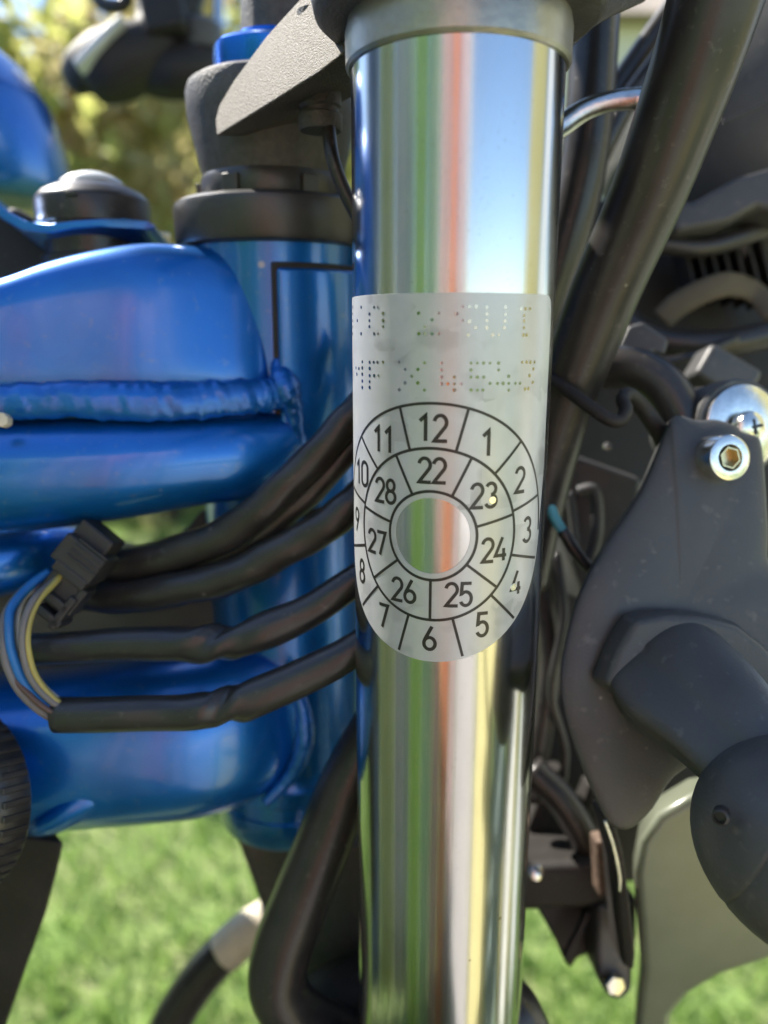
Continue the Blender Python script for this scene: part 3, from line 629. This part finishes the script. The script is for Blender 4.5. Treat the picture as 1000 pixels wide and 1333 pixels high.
# ------------------------------------------------------------------ right of the tube
tube('clutch_hose', [(975, -140, 158, 68), (950, -60, 161, 65), (931, 0, 164, 61), (898, 105, 170, 56), (862, 205, 178, 51), (822, 302, 188, 47), (780, 400, 199, 44), (746, 490, 208, 40), (722, 570, 216, 36), (700, 660, 224, 34), (680, 760, 230, 33)], M['rubber'], bike, 'thick black hose sweeping down past the chrome tube', n=32, bump=lambda s, a: 1 + .012 * math.sin(s * 31 + a))
tube('throttle_hose', [(775, -60, 222, 34), (774, 30, 222, 32), (770, 110, 223, 31), (764, 180, 225, 31), (752, 250, 228, 31), (730, 330, 232, 31), (700, 420, 238, 30), (670, 500, 242, 30)], M['rubber'], bike, 'dark hose directly right of the chrome tube', n=24)
tube('thin_hose', [(924, -60, 260, 15), (884, 0, 260, 15), (838, 64, 260, 15), (802, 118, 260, 15), (756, 196, 262, 15)], M['rubber'], bike, 'upper of two thin hoses at the top right', n=16)
tube('thin_hose', [(950, -60, 252, 13), (896, 22, 252, 13), (854, 82, 252, 13), (814, 138, 252, 13), (768, 230, 254, 13), (720, 320, 258, 13)], M['rubber'], bike, 'lower of two thin hoses at the top right', n=16)
tube('hose_clip', [(690, 188, 200, 16), (730, 164, 200, 15), (762, 143, 199, 14), (796, 132, 198, 14), (830, 129, 197, 15), (852, 131, 196, 15), (900, 150, 198, 14)], M['steel'], bike, 'shiny bent metal hose clip', n=16, flat=.5)
prism('clamp_wing', [(700, -60, 170), (850, -60, 186), (852, -2, 188), (838, 10, 187), (800, 27, 185), (774, 42, 183), (742, 72, 180), (700, 80, 178)], 30, M['castdark'], bike, 'dark clamp underside right of the collar', bev=2.5, direction=FWD * .5 + UP * .85)
# headlight shell and the dark parts behind the hoses
hl = lathe('headlight_shell', P(985, 190, 330), RIGHT, [(0, -62), (26, -60), (44, -52), (58, -36), (66, -14), (70, 10), (72, 60), (70, 120)], M['plastic'], bike, 'black headlight shell behind the hoses', n=64, sharp=False)
prism('shell_lip', [(858, 255, 262), (905, 262, 258), (960, 230, 254), (1060, 200, 252), (1060, 290, 252), (985, 268, 254), (950, 288, 256), (880, 302, 260)], 20, M['plastic'], hl, bev=2)
tube('shell_seam', [(940, 160, 262, 2.2), (975, 145, 262, 2.2), (1020, 122, 262, 2.2)], M['ink'], hl, n=8)
prism('inner_panel', [(700, 300, 300), (800, 250, 300), (1100, 330, 300), (1100, 1150, 300), (800, 1150, 300), (690, 1120, 300), (640, 700, 300)], 30, M['darkmetal'], bike, 'dark inner panel behind the headlight bracket', bev=2)
for cn, (cm, cl, pts) in enumerate((
    ('rubber', 'dark cable under the headlight shell', [(800, 330, 272, 12), (850, 318, 270, 12), (920, 322, 268, 12), (990, 300, 268, 12), (1060, 280, 270, 12)]),
    ('rubber', 'dark loom above the washer', [(790, 400, 280, 18), (850, 440, 276, 18), (930, 448, 272, 18), (1000, 436, 272, 18), (1060, 420, 274, 18)]),
    ('sleeve', 'thin dark wire behind the elbow hose', [(760, 470, 262, 6), (800, 452, 260, 6), (856, 470, 262, 6), (905, 462, 262, 6), (960, 440, 262, 6)]),
    ('rubber', 'dark pipe low beside the chrome tube', [(690, 700, 268, 15), (706, 780, 266, 15), (716, 860, 264, 15), (706, 950, 264, 15), (690, 1040, 266, 15)]),
    ('sleeve', 'thin dark wire low beside the chrome tube', [(724, 720, 262, 6), (734, 800, 260, 6), (718, 900, 258, 6), (736, 980, 260, 6), (724, 1060, 262, 6)]),
    ('rubber', 'dark hose end above the cross bar', [(690, 1000, 258, 20), (730, 1040, 256, 20), (760, 1090, 256, 20), (770, 1130, 258, 20)]))):
    tube('background_cable', pts, M[cm], bike, cl, n=14)
for k in range(7):
    box('cooling_fin', P(888 + k * 17, 345 + k * 2, 284), *frame_axes(.25, 1), (26, 1.3, 12), M['darkmetal'], bike, bev=.3)
tube('cloth_strap', [(862, 416, 276, 15), (884, 396, 274, 16), (918, 378, 272, 16), (950, 370, 272, 16), (982, 380, 275, 15), (1010, 410, 270, 15)], M['tan'], bike, 'tan strap in the shadow at the right', n=14, flat=.3)
prism('cable_bracket', [(818, 424, 232), (838, 418, 231), (872, 442, 230), (866, 462, 230), (852, 458, 230), (848, 486, 231), (822, 492, 232), (796, 470, 233)], 12, M['plastic'], bike, 'dark bracket behind the sweeping hose', bev=1.2)
tube('elbow_hose', [(770, 482, 226, 27), (810, 478, 222, 28), (846, 490, 219, 29), (872, 516, 217, 30), (888, 552, 216, 30), (896, 610, 216, 30)], M['rubber'], bike, 'black elbow hose above the headlight bracket', n=24)
tube('wire_hook', [(690, 482, 210, 9), (715, 492, 204, 9), (742, 510, 200, 9), (770, 531, 197, 9), (793, 546, 195, 9), (808, 547, 195, 9), (815, 534, 196, 9), (811, 521, 199, 9), (818, 514, 202, 10), (834, 528, 206, 11), (852, 552, 208, 12), (868, 580, 210, 12)], M['darkmetal'], bike, 'bent dark wire hook beside the tube', n=14, per=10)
# horn mount with washer and screw
wz = P(968, 556, 209); wax = (-FWD + RIGHT * .22 - UP * .05).normalized()
mount = lathe('rubber_mount', wz, wax, [(12.5, -26), (12.8, -24), (12.6, -9), (13.4, -8), (13.4, -1.8), (12.6, -1)], M['plastic'], bike, 'black rubber mount with bright washer', n=48)
lathe('washer', wz, wax, [(4.0, -1.2), (11.2, -1.2), (11.5, -.9), (11.5, .2), (11.1, .5), (4.0, .5)], M['steel'], mount, 'bright plated washer', n=64)
scz = wz + wax * .0005
lathe('screw', P(976, 556, 205.5), wax, [(4.3, -1.6), (4.4, 0), (4.0, 1.2), (2.8, 1.9), (0, 2.2)], M['steel'], mount, 'cross head screw on the washer', n=40)
for dv in ((1, .2), (-.2, 1)):
    b1 = (RIGHT * dv[0] + UP * dv[1]).normalized(); b2 = wax.cross(b1).normalized()
    box('screw_slot', P(976, 556, 205.5) + wax * .00185, b1, b2, wax, (4.2, .9, .9), M['ink'], mount, bev=.1)
box('mount_block', P(938, 490, 250), *frame_axes(.86, .5), (19, 12, 14), M['plastic'], bike, 'black block behind the washer', bev=2)

# headlight bracket with socket bolt, stalk and indicator
brk = dome_plate('headlight_bracket', [(866, 562, 200), (874, 545, 200), (886, 541, 200), (908, 547, 200), (930, 546, 200), (952, 552, 200), (966, 562, 200), (980, 566, 200), (990, 574, 200), (995, 610, 199), (1000, 690, 197), (1004, 740, 196), (1060, 790, 194), (1100, 900, 192),
                                   (1080, 990, 190), (1000, 985, 190), (930, 985, 191), (878, 1010, 191), (850, 1052, 191), (822, 1078, 191), (798, 1076, 191), (780, 1050, 191), (758, 1000, 191), (740, 950, 192), (729, 895, 192), (735, 838, 193), (757, 768, 194), (792, 704, 196), (836, 636, 198)], (880, 790, 196.5), 3.6, 16, M['plastic'], bike, 'matt black plastic headlight bracket', direction=FWD * .95 + RIGHT * .25)
bax = (-FWD * .95 + RIGHT * .20 - UP * .04).normalized(); bz = P(925, 597, 200)
bolt = lathe('socket_bolt', bz, bax, [(5.9, -2), (5.9, 7.2), (5.6, 7.9), (5.1, 8.1), (3.4, 8.1), (3.1, 7.7), (3.1, 4.5), (0, 4.3)], M['steel'], brk, 'bright socket head bolt on the bracket', n=48)
lathe('hex_socket', bz, bax, [(3.0, 5.6), (2.9, 8.13), (2.5, 8.13), (2.4, 5.7), (0, 5.7)], M['brass'], brk, n=6)
prism('bracket_boss', [(766, 884, 189), (784, 838, 189.5), (808, 797, 190), (850, 790, 190), (905, 793, 190), (952, 806, 190), (985, 832, 190), (1050, 900, 189), (1100, 960, 188), (1060, 985, 188), (930, 975, 189), (850, 945, 189)], -5.5, M['plastic'], brk, 'raised boss of the bracket', bev=1.4, seg=3, taper=.90)
tube('stalk', [(832, 838, 193, 40), (850, 856, 190, 70), (880, 886, 184, 82), (925, 925, 175, 78), (960, 962, 168, 72), (1000, 1006, 162, 66), (1040, 1050, 158, 60)], M['plastic'], brk, 'matt black indicator stalk', n=56, flat=.62, bump=lambda s, a: (lambda e: 1 / (abs(math.cos(a)) ** e + abs(math.sin(a)) ** e) ** (1 / e) * (.94 if e > 3 else 1))(8 if (math.cos(a) < 0 and math.sin(a) > 0) else 2.4))
iax = (RIGHT * .80 - UP * .42 - FWD * .35).normalized()
ind = lathe('indicator', P(938, 1030, 160), iax, [(0, -4.6)] + [(21.4 * math.sin(R_(t)), 21 - 25.6 * math.cos(R_(t))) for t in range(6, 61, 6)] + [(18.75, 8.9), (18.55, 9.2), (18.85, 9.5)] + [(21.4 * math.sin(R_(t)), 21 - 25.6 * math.cos(R_(t))) for t in range(66, 91, 6)] + [(21.2, 30), (20.4, 40), (19, 48)], M['plastic'], bike, 'smooth black indicator housing at the right edge', n=64, sharp=False)
lathe('housing_screw', P(938, 1064, 143), -FWD + RIGHT * -.55, [(1.5, -2.5), (1.5, .1), (1.1, .3), (1.0, -.6), (0, -.6)], M['ink'], ind, n=20)
dish = prism('headlight_cowl', [(823, 1400, 252), (827, 1330, 246), (834, 1262, 240), (829, 1200, 234), (824, 1140, 228), (832, 1098, 224), (856, 1062, 221), (900, 1036, 219), (960, 1026, 218), (1100, 1030, 218), (1100, 1215, 236), (1005, 1251, 239), (940, 1272, 241), (898, 1296, 243), (874, 1326, 246), (866, 1400, 252)], 18, M['gloss'], bike, 'glossy dark cowl below the indicator, tinted olive for the mirrored lawn', bev=3.5, seg=6, direction=FWD * .9 + RIGHT * .3)
# metal edge and small parts left of the cowl
prism('flange', [(786, 1064, 214), (800, 1066, 214), (812, 1110, 216), (820, 1170, 220), (828, 1240, 226), (826, 1264, 228), (812, 1258, 228), (806, 1200, 224), (802, 1130, 218)], 14, M['darkmetal'], bike, 'dark flange with worn bright edge', bev=1)
tube('worn_edge', [(787, 1068, 213.2, 2.0), (798, 1100, 213.8, 2.4), (806, 1138, 214.8, 2.8), (806, 1160, 216, 2.2)], M['steel'], bike, 'worn bright metal edge beside the cowl', n=8)
prism('cross_bar', [(640, 1128, 250), (770, 1120, 248), (804, 1130, 246), (808, 1160, 247), (796, 1182, 248), (740, 1186, 250), (640, 1190, 252)], 28, M['darkmetal'], bike, 'dark bar between tube and cowl', bev=3)
lathe('bright_screw', P(697, 1136, 247), -FWD + UP * .4, [(2.2, -2), (2.4, .6), (1.5, 1.2), (0, 1.3)], M['steel'], bike, n=20)
prism('fin_bracket', [(698, 1180, 262), (830, 1170, 262), (828, 1240, 262), (802, 1240, 262), (772, 1240, 262), (752, 1248, 262), (744, 1262, 262), (735, 1252, 262), (722, 1222, 262)], 20, M['darkmetal'], bike, 'dark pointed bracket above the grass', bev=1.2)
tube('stay_rod', [(736, 1246, 254, 6), (752, 1216, 254, 6), (768, 1186, 254, 6)], M['darkmetal'], bike, n=8)
prism('bolt_lug', [(778, 1180, 246), (826, 1180, 246), (824, 1290, 246), (812, 1304, 246), (796, 1302, 246), (782, 1286, 246), (776, 1240, 246)], 18, M['plastic'], bike, 'dark lug hanging beside the cowl', bev=2.5)
lathe('lug_nut', P(798, 1278, 245), -FWD + RIGHT * .1, [(3.6, -1), (3.6, 1.8), (3.0, 2.6), (1.6, 2.8), (0, 2.8)], M['steel'], bike, 'dull steel nut on the lug', n=6)
prism('rust_plate', [(776, 1096, 236), (800, 1092, 234), (806, 1130, 234), (804, 1168, 236), (780, 1168, 237)], 8, mat('rusty_metal', (.11, .075, .055), .6, .4, var=.5, vscale=260, bump=.5, bscale=500), bike, 'brown rusty plate beside the flange', bev=.8)
prism('inner_rib', [(686, 1080, 272), (716, 1002, 270), (736, 1002, 270), (706, 1086, 272)], 10, M['darkmetal'], bike, bev=1)
prism('inner_rib', [(744, 1080, 272), (768, 1020, 270), (780, 1024, 270), (760, 1086, 272)], 10, M['darkmetal'], bike, bev=1)
prism('regulator_box', [(724, 618, 262), (748, 590, 258), (838, 622, 254), (832, 760, 258), (764, 790, 262), (728, 700, 264)], 26, M['plastic'], bike, 'black box half hidden by the bracket', bev=2.5)
tube('box_rib', [(752, 640, 255, 8), (774, 640, 254, 8), (778, 690, 255, 8), (766, 740, 257, 8)], M['plastic'], bike, n=10)
tube('box_rib', [(742, 640, 256, 6), (748, 690, 257, 6), (750, 730, 258, 6)], M['plastic'], bike, n=10)
tw = tube('teal_wire', [(700, 630, 220, 7), (712, 648, 218, 7), (722, 674, 217, 7), (734, 694, 217, 7)], M['wire_teal'], bike, 'short teal wire beside the sticker', n=12)
tube('wire_sheath', [(732, 690, 217, 8), (748, 716, 217, 8), (766, 738, 217, 8), (790, 762, 218, 8)], M['sleeve'], tw, n=12)
lathe('small_rivet', P(791, 581, 250), -FWD, [(1.4, 0), (1.2, .8), (0, 1)], M['steel'], bike, n=16)
tube('inner_cable', [(700, 372, 236, 13), (730, 398, 236, 13), (770, 430, 238, 12)], M['darkmetal'], bike, 'dark cable crossing behind the sweeping hose', n=12)
tube('lower_gaiter', [(640, 1300, 222, 40), (664, 1318, 218, 40), (680, 1360, 218, 42), (690, 1420, 222, 46)], M['rubber'], bike, 'black rubber at the foot of the chrome tube', n=20)

# ------------------------------------------------------------------ the inspection sticker
def hit(px, py, r=RT):
    o = CAM; d = (P(px, py, 1000) - CAM)
    ox, oy = o.x - AX.x, o.y - AX.y
    a = d.x ** 2 + d.y ** 2; b = 2 * (ox * d.x + oy * d.y); c = ox ** 2 + oy ** 2 - (r * .001) ** 2
    t = (-b - math.sqrt(max(0, b * b - 4 * a * c))) / (2 * a); q = o + d * t
    return math.atan2(q.x - AX.x, -(q.y - AX.y)), q.z
TH0, ZC = hit(561.5, 698)
def uv_of(px, py):
    th, z = hit(px, py); return (th - TH0) * RT, (z - ZC) * 1000
def cyl(u, v, r): th = TH0 + u / RT; return Vector((AX.x + math.sin(th) * r * .001, AX.y - math.cos(th) * r * .001, ZC + v * .001))
VT = uv_of(600, 381)[1]; RO = 26.9; HW = 28.6
stick = empty('inspection_sticker', cyl(0, 0, RT), 'pale grey foil sticker with round date dial wrapped on the chrome tube', 'sticker')
def inside(u, v):
    if v >= 0:
        w = RO + .25 + (HW - RO) * min(1, v / 14.0) if v < 14 else HW
        if abs(u) > w or v > VT: return False
        cu, cv = abs(u) - (w - 2.6), v - (VT - 2.6)
        return not (cu > 0 and cv > 0 and cu * cu + cv * cv > 2.6 ** 2)
    return u * u + v * v <= (RO + .25) ** 2
V, Fc = [], []; NA, NR = 220, 22
for i in range(NA):
    a = 2 * math.pi * i / NA; lo, hi = 8.0, 60.0
    for _ in range(30):
        md = (lo + hi) / 2
        if inside(math.sin(a) * md, math.cos(a) * md): lo = md
        else: hi = md
    for j in range(NR + 1):
        r = 7.9 + (lo - 7.9) * j / NR; V.append(cyl(math.sin(a) * r, math.cos(a) * r, RT + .13))
    V.append(cyl(math.sin(a) * lo * 1.0008, math.cos(a) * lo * 1.0008, RT)); V.append(cyl(math.sin(a) * 7.88, math.cos(a) * 7.88, RT))
st_ = NR + 3
for i in range(NA):
    i2 = (i + 1) % NA
    for j in range(NR): Fc.append((i * st_ + j, i * st_ + j + 1, i2 * st_ + j + 1, i2 * st_ + j))
    Fc.append((i * st_ + NR, i * st_ + NR + 1, i2 * st_ + NR + 1, i2 * st_ + NR)); Fc.append((i * st_, i2 * st_, i2 * st_ + NR + 2, i * st_ + NR + 2))
foil = obj('foil', V, Fc, M['film'], stick); foil.data.set_sharp_from_angle(angle=R_(40))
RP = RT + .16
def ribbon(polys, wd, close=False, r=RP):
    V, Fc = [], []
    for pi, pl in enumerate(polys):
        # resample
        pts = []
        for a, b in zip(pl[:-1], pl[1:]):
            k = max(1, int(math.hypot(b[0] - a[0], b[1] - a[1]) / .5))
            pts += [(a[0] + (b[0] - a[0]) * i / k, a[1] + (b[1] - a[1]) * i / k) for i in range(k)]
        pts.append(pl[-1]); n = len(pts); b0 = len(V)
        for i, p in enumerate(pts):
            p0 = pts[i - 1] if i else (pts[-2] if math.hypot(pl[0][0] - pl[-1][0], pl[0][1] - pl[-1][1]) < 1e-6 else None)
            p2 = pts[i + 1] if i < n - 1 else (pts[1] if math.hypot(pl[0][0] - pl[-1][0], pl[0][1] - pl[-1][1]) < 1e-6 else None)
            d1 = None if p0 is None else np.array([p[0] - p0[0], p[1] - p0[1]]); d2 = None if p2 is None else np.array([p2[0] - p[0], p2[1] - p[1]])
            d1 = None if d1 is None else d1 / np.linalg.norm(d1); d2 = None if d2 is None else d2 / np.linalg.norm(d2)
            d1 = d2 if d1 is None else d1; d2 = d1 if d2 is None else d2
            t = d1 + d2; ln = np.linalg.norm(t); t = t / ln if ln > 1e-6 else d1
            nn = np.array([-t[1], t[0]]); ms = min(1.9, 1 / max(.3, float(np.dot(nn, [-d1[1], d1[0]]))))
            for s in (1, -1): V.append(cyl(p[0] + nn[0] * s * wd / 2 * ms, p[1] + nn[1] * s * wd / 2 * ms, r + pi * .006))
        for i in range(n - 1): Fc.append((b0 + 2 * i, b0 + 2 * i + 1, b0 + 2 * i + 3, b0 + 2 * i + 2))
    return V, Fc
def circ(r, a0=0, a1=360, n=120): return [(math.sin(R_(a0 + (a1 - a0) * i / n)) * r, math.cos(R_(a0 + (a1 - a0) * i / n)) * r) for i in range(n + 1)]
obj('ring_line', *ribbon([circ(RO - .2, -92, 92)], .58), M['ink'], stick)
obj('ring_line', *ribbon([circ(17.9)], .62), M['ink'], stick)
obj('ring_line', *ribbon([circ(9.25)], .62), M['ink'], stick)
for k in range(12):
    a = R_(15 + 30 * k); obj('sector_line', *ribbon([[(math.sin(a) * 18.1, math.cos(a) * 18.1), (math.sin(a) * (RO - .3), math.cos(a) * (RO - .3))]], .60, r=RP + .012), M['ink'], stick)
for k in range(7):
    a = R_(360 / 14 + 360 / 7 * k); obj('sector_line', *ribbon([[(math.sin(a) * 9.5, math.cos(a) * 9.5), (math.sin(a) * 17.7, math.cos(a) * 17.7)]], .60, r=RP + .012), M['ink'], stick)
def arc(cx, cy, rx, ry, a0, a1, n=22): return [(cx + rx * math.cos(R_(a0 + (a1 - a0) * i / n)), cy + ry * math.sin(R_(a0 + (a1 - a0) * i / n))) for i in range(n + 1)]
def stad(cx, cy, rx, ry): return arc(cx, cy + ry - rx, rx, rx, 0, 180) + arc(cx, cy - ry + rx, rx, rx, 180, 360) + [(cx + rx, cy + ry - rx)]
DG = {'0': [stad(.27, .5, .23, .46)], '1': [[(.08, .74), (.30, .95), (.30, .03)]],
      '2': [arc(.27, .70, .22, .25, 170, -38) + [(.05, .04), (.52, .04)]],
      '3': [arc(.26, .74, .20, .22, 155, -90) , arc(.26, .28, .23, .24, 90, -155)],
      '4': [[(.34, .96), (.03, .24), (.54, .24)], [(.41, .52), (.41, .02)]],
      '5': [[(.48, .95), (.11, .95), (.08, .52)] + arc(.26, .33, .22, .28, 135, -155)],
      '6': [[(.36, .97), (.10, .46), (.06, .36)] , arc(.27, .28, .22, .24, 0, 360)],
      '7': [[(.04, .95), (.50, .95), (.20, .02)]],
      '8': [arc(.27, .73, .18, .22, 0, 360), arc(.27, .28, .22, .24, 0, 360)],
      '9': [[(.18, .03), (.44, .54), (.48, .64)], arc(.27, .72, .22, .24, 0, 360)]}
def number(txt, u, v, h, cw=.98):
    n = len(txt); adv = h * .56
    V, Fc = [], []; off = 0
    for i, ch in enumerate(txt):
        x0 = u + (i - n / 2) * adv + adv * .0
        pl = [[(x0 + p[0] * h * cw + .01 * h, v + (p[1] - .5) * h) for p in s] for s in DG[ch]]
        vv, ff = ribbon(pl, h * .138); Fc += [tuple(k + len(V) for k in f) for f in ff]; V += vv
    obj('number', V, Fc, M['ink'], stick)
for k in range(1, 13):
    a = R_(30 * k); number(str(k), math.sin(a) * 22.0, math.cos(a) * 21.9, 5.5)
for k, t in enumerate(('22', '23', '24', '25', '26', '27', '28')):
    a = R_(360 / 7 * k); number(t, math.sin(a) * 13.5, math.cos(a) * 13.5, 5.3)
# punched dot writing, read off the foil row by row (position on the foil in photo pixels)
DOTS = [[(70,103),(107,103),(70,133),(70,163),(90,163),(70,192),(70,222),(107,222)], [(165,103),(183,103),(144,133),(205,131),(144,163),(205,163),(144,190),(205,190),(165,222),(183,222)],
        [(363,130),(453,130),(423,160),(393,192),(365,222),(393,222),(423,222),(453,222)], [(560,100),(590,100),(620,100),(533,133),(560,163),(590,167),(617,195),(585,228)],
        [(667,103),(667,133),(667,163),(667,195),(693,228),(720,228),(750,103),(750,135),(748,165),(746,195)], [(820,110),(840,110),(860,110),(833,140),(833,165),(833,195),(830,228),(845,228)],
        [(68,345),(68,375),(68,405),(68,432),(68,458),(84,375),(97,378),(88,403),(112,348),(112,375),(112,403),(112,434),(112,463)],
        [(145,350),(163,350),(180,350),(205,350),(145,378),(145,410),(165,410),(185,410),(145,437),(145,463)], [(277,350),(390,353),(303,382),(360,382),(333,413),(303,443),(360,443),(277,473),(390,475)],
        [(465,354),(465,385),(465,417),(465,447),(493,447),(523,447),(553,447),(523,417),(523,475)], [(597,354),(625,354),(653,354),(682,354),(597,385),(597,417),(625,417),(653,417),(682,445),(597,475),(625,475),(650,475)],
        [(720,354),(720,385),(765,413),(715,445),(740,445),(765,445),(765,475),(795,445),(815,445)], [(825,350),(845,350),(862,350),(880,350),(875,380),(858,410),(872,440),(838,470),(853,468)]]
def disc(u, v, r, rr=RP, n=10): return [cyl(u + math.cos(2 * math.pi * i / n) * r, v + math.sin(2 * math.pi * i / n) * r, rr) for i in range(n)]
for ch in DOTS:
    V, Fc = [], []
    for (zx, zy) in ch:
        u, v = uv_of(440 + zx * .29, 370 + zy * .29); Fc.append(tuple(range(len(V), len(V) + 10))); V += disc(u, v, random.uniform(.30, .40))
    obj('punched_character', V, Fc, M['dot'], stick, smooth=False)
for (px, py, r) in ((641, 651, .72), (668, 764, .75)):
    u, v = uv_of(px, py); V = disc(u, v, r, RP + .03, 20) + disc(u, v, r * 1.15, RT + .12, 20)
    obj('punched_hole', V, [tuple(range(20))] + [(i, (i + 1) % 20, 20 + (i + 1) % 20, 20 + i) for i in range(20)], M['steel'], stick, 'bright punch mark on the dial', smooth=False)
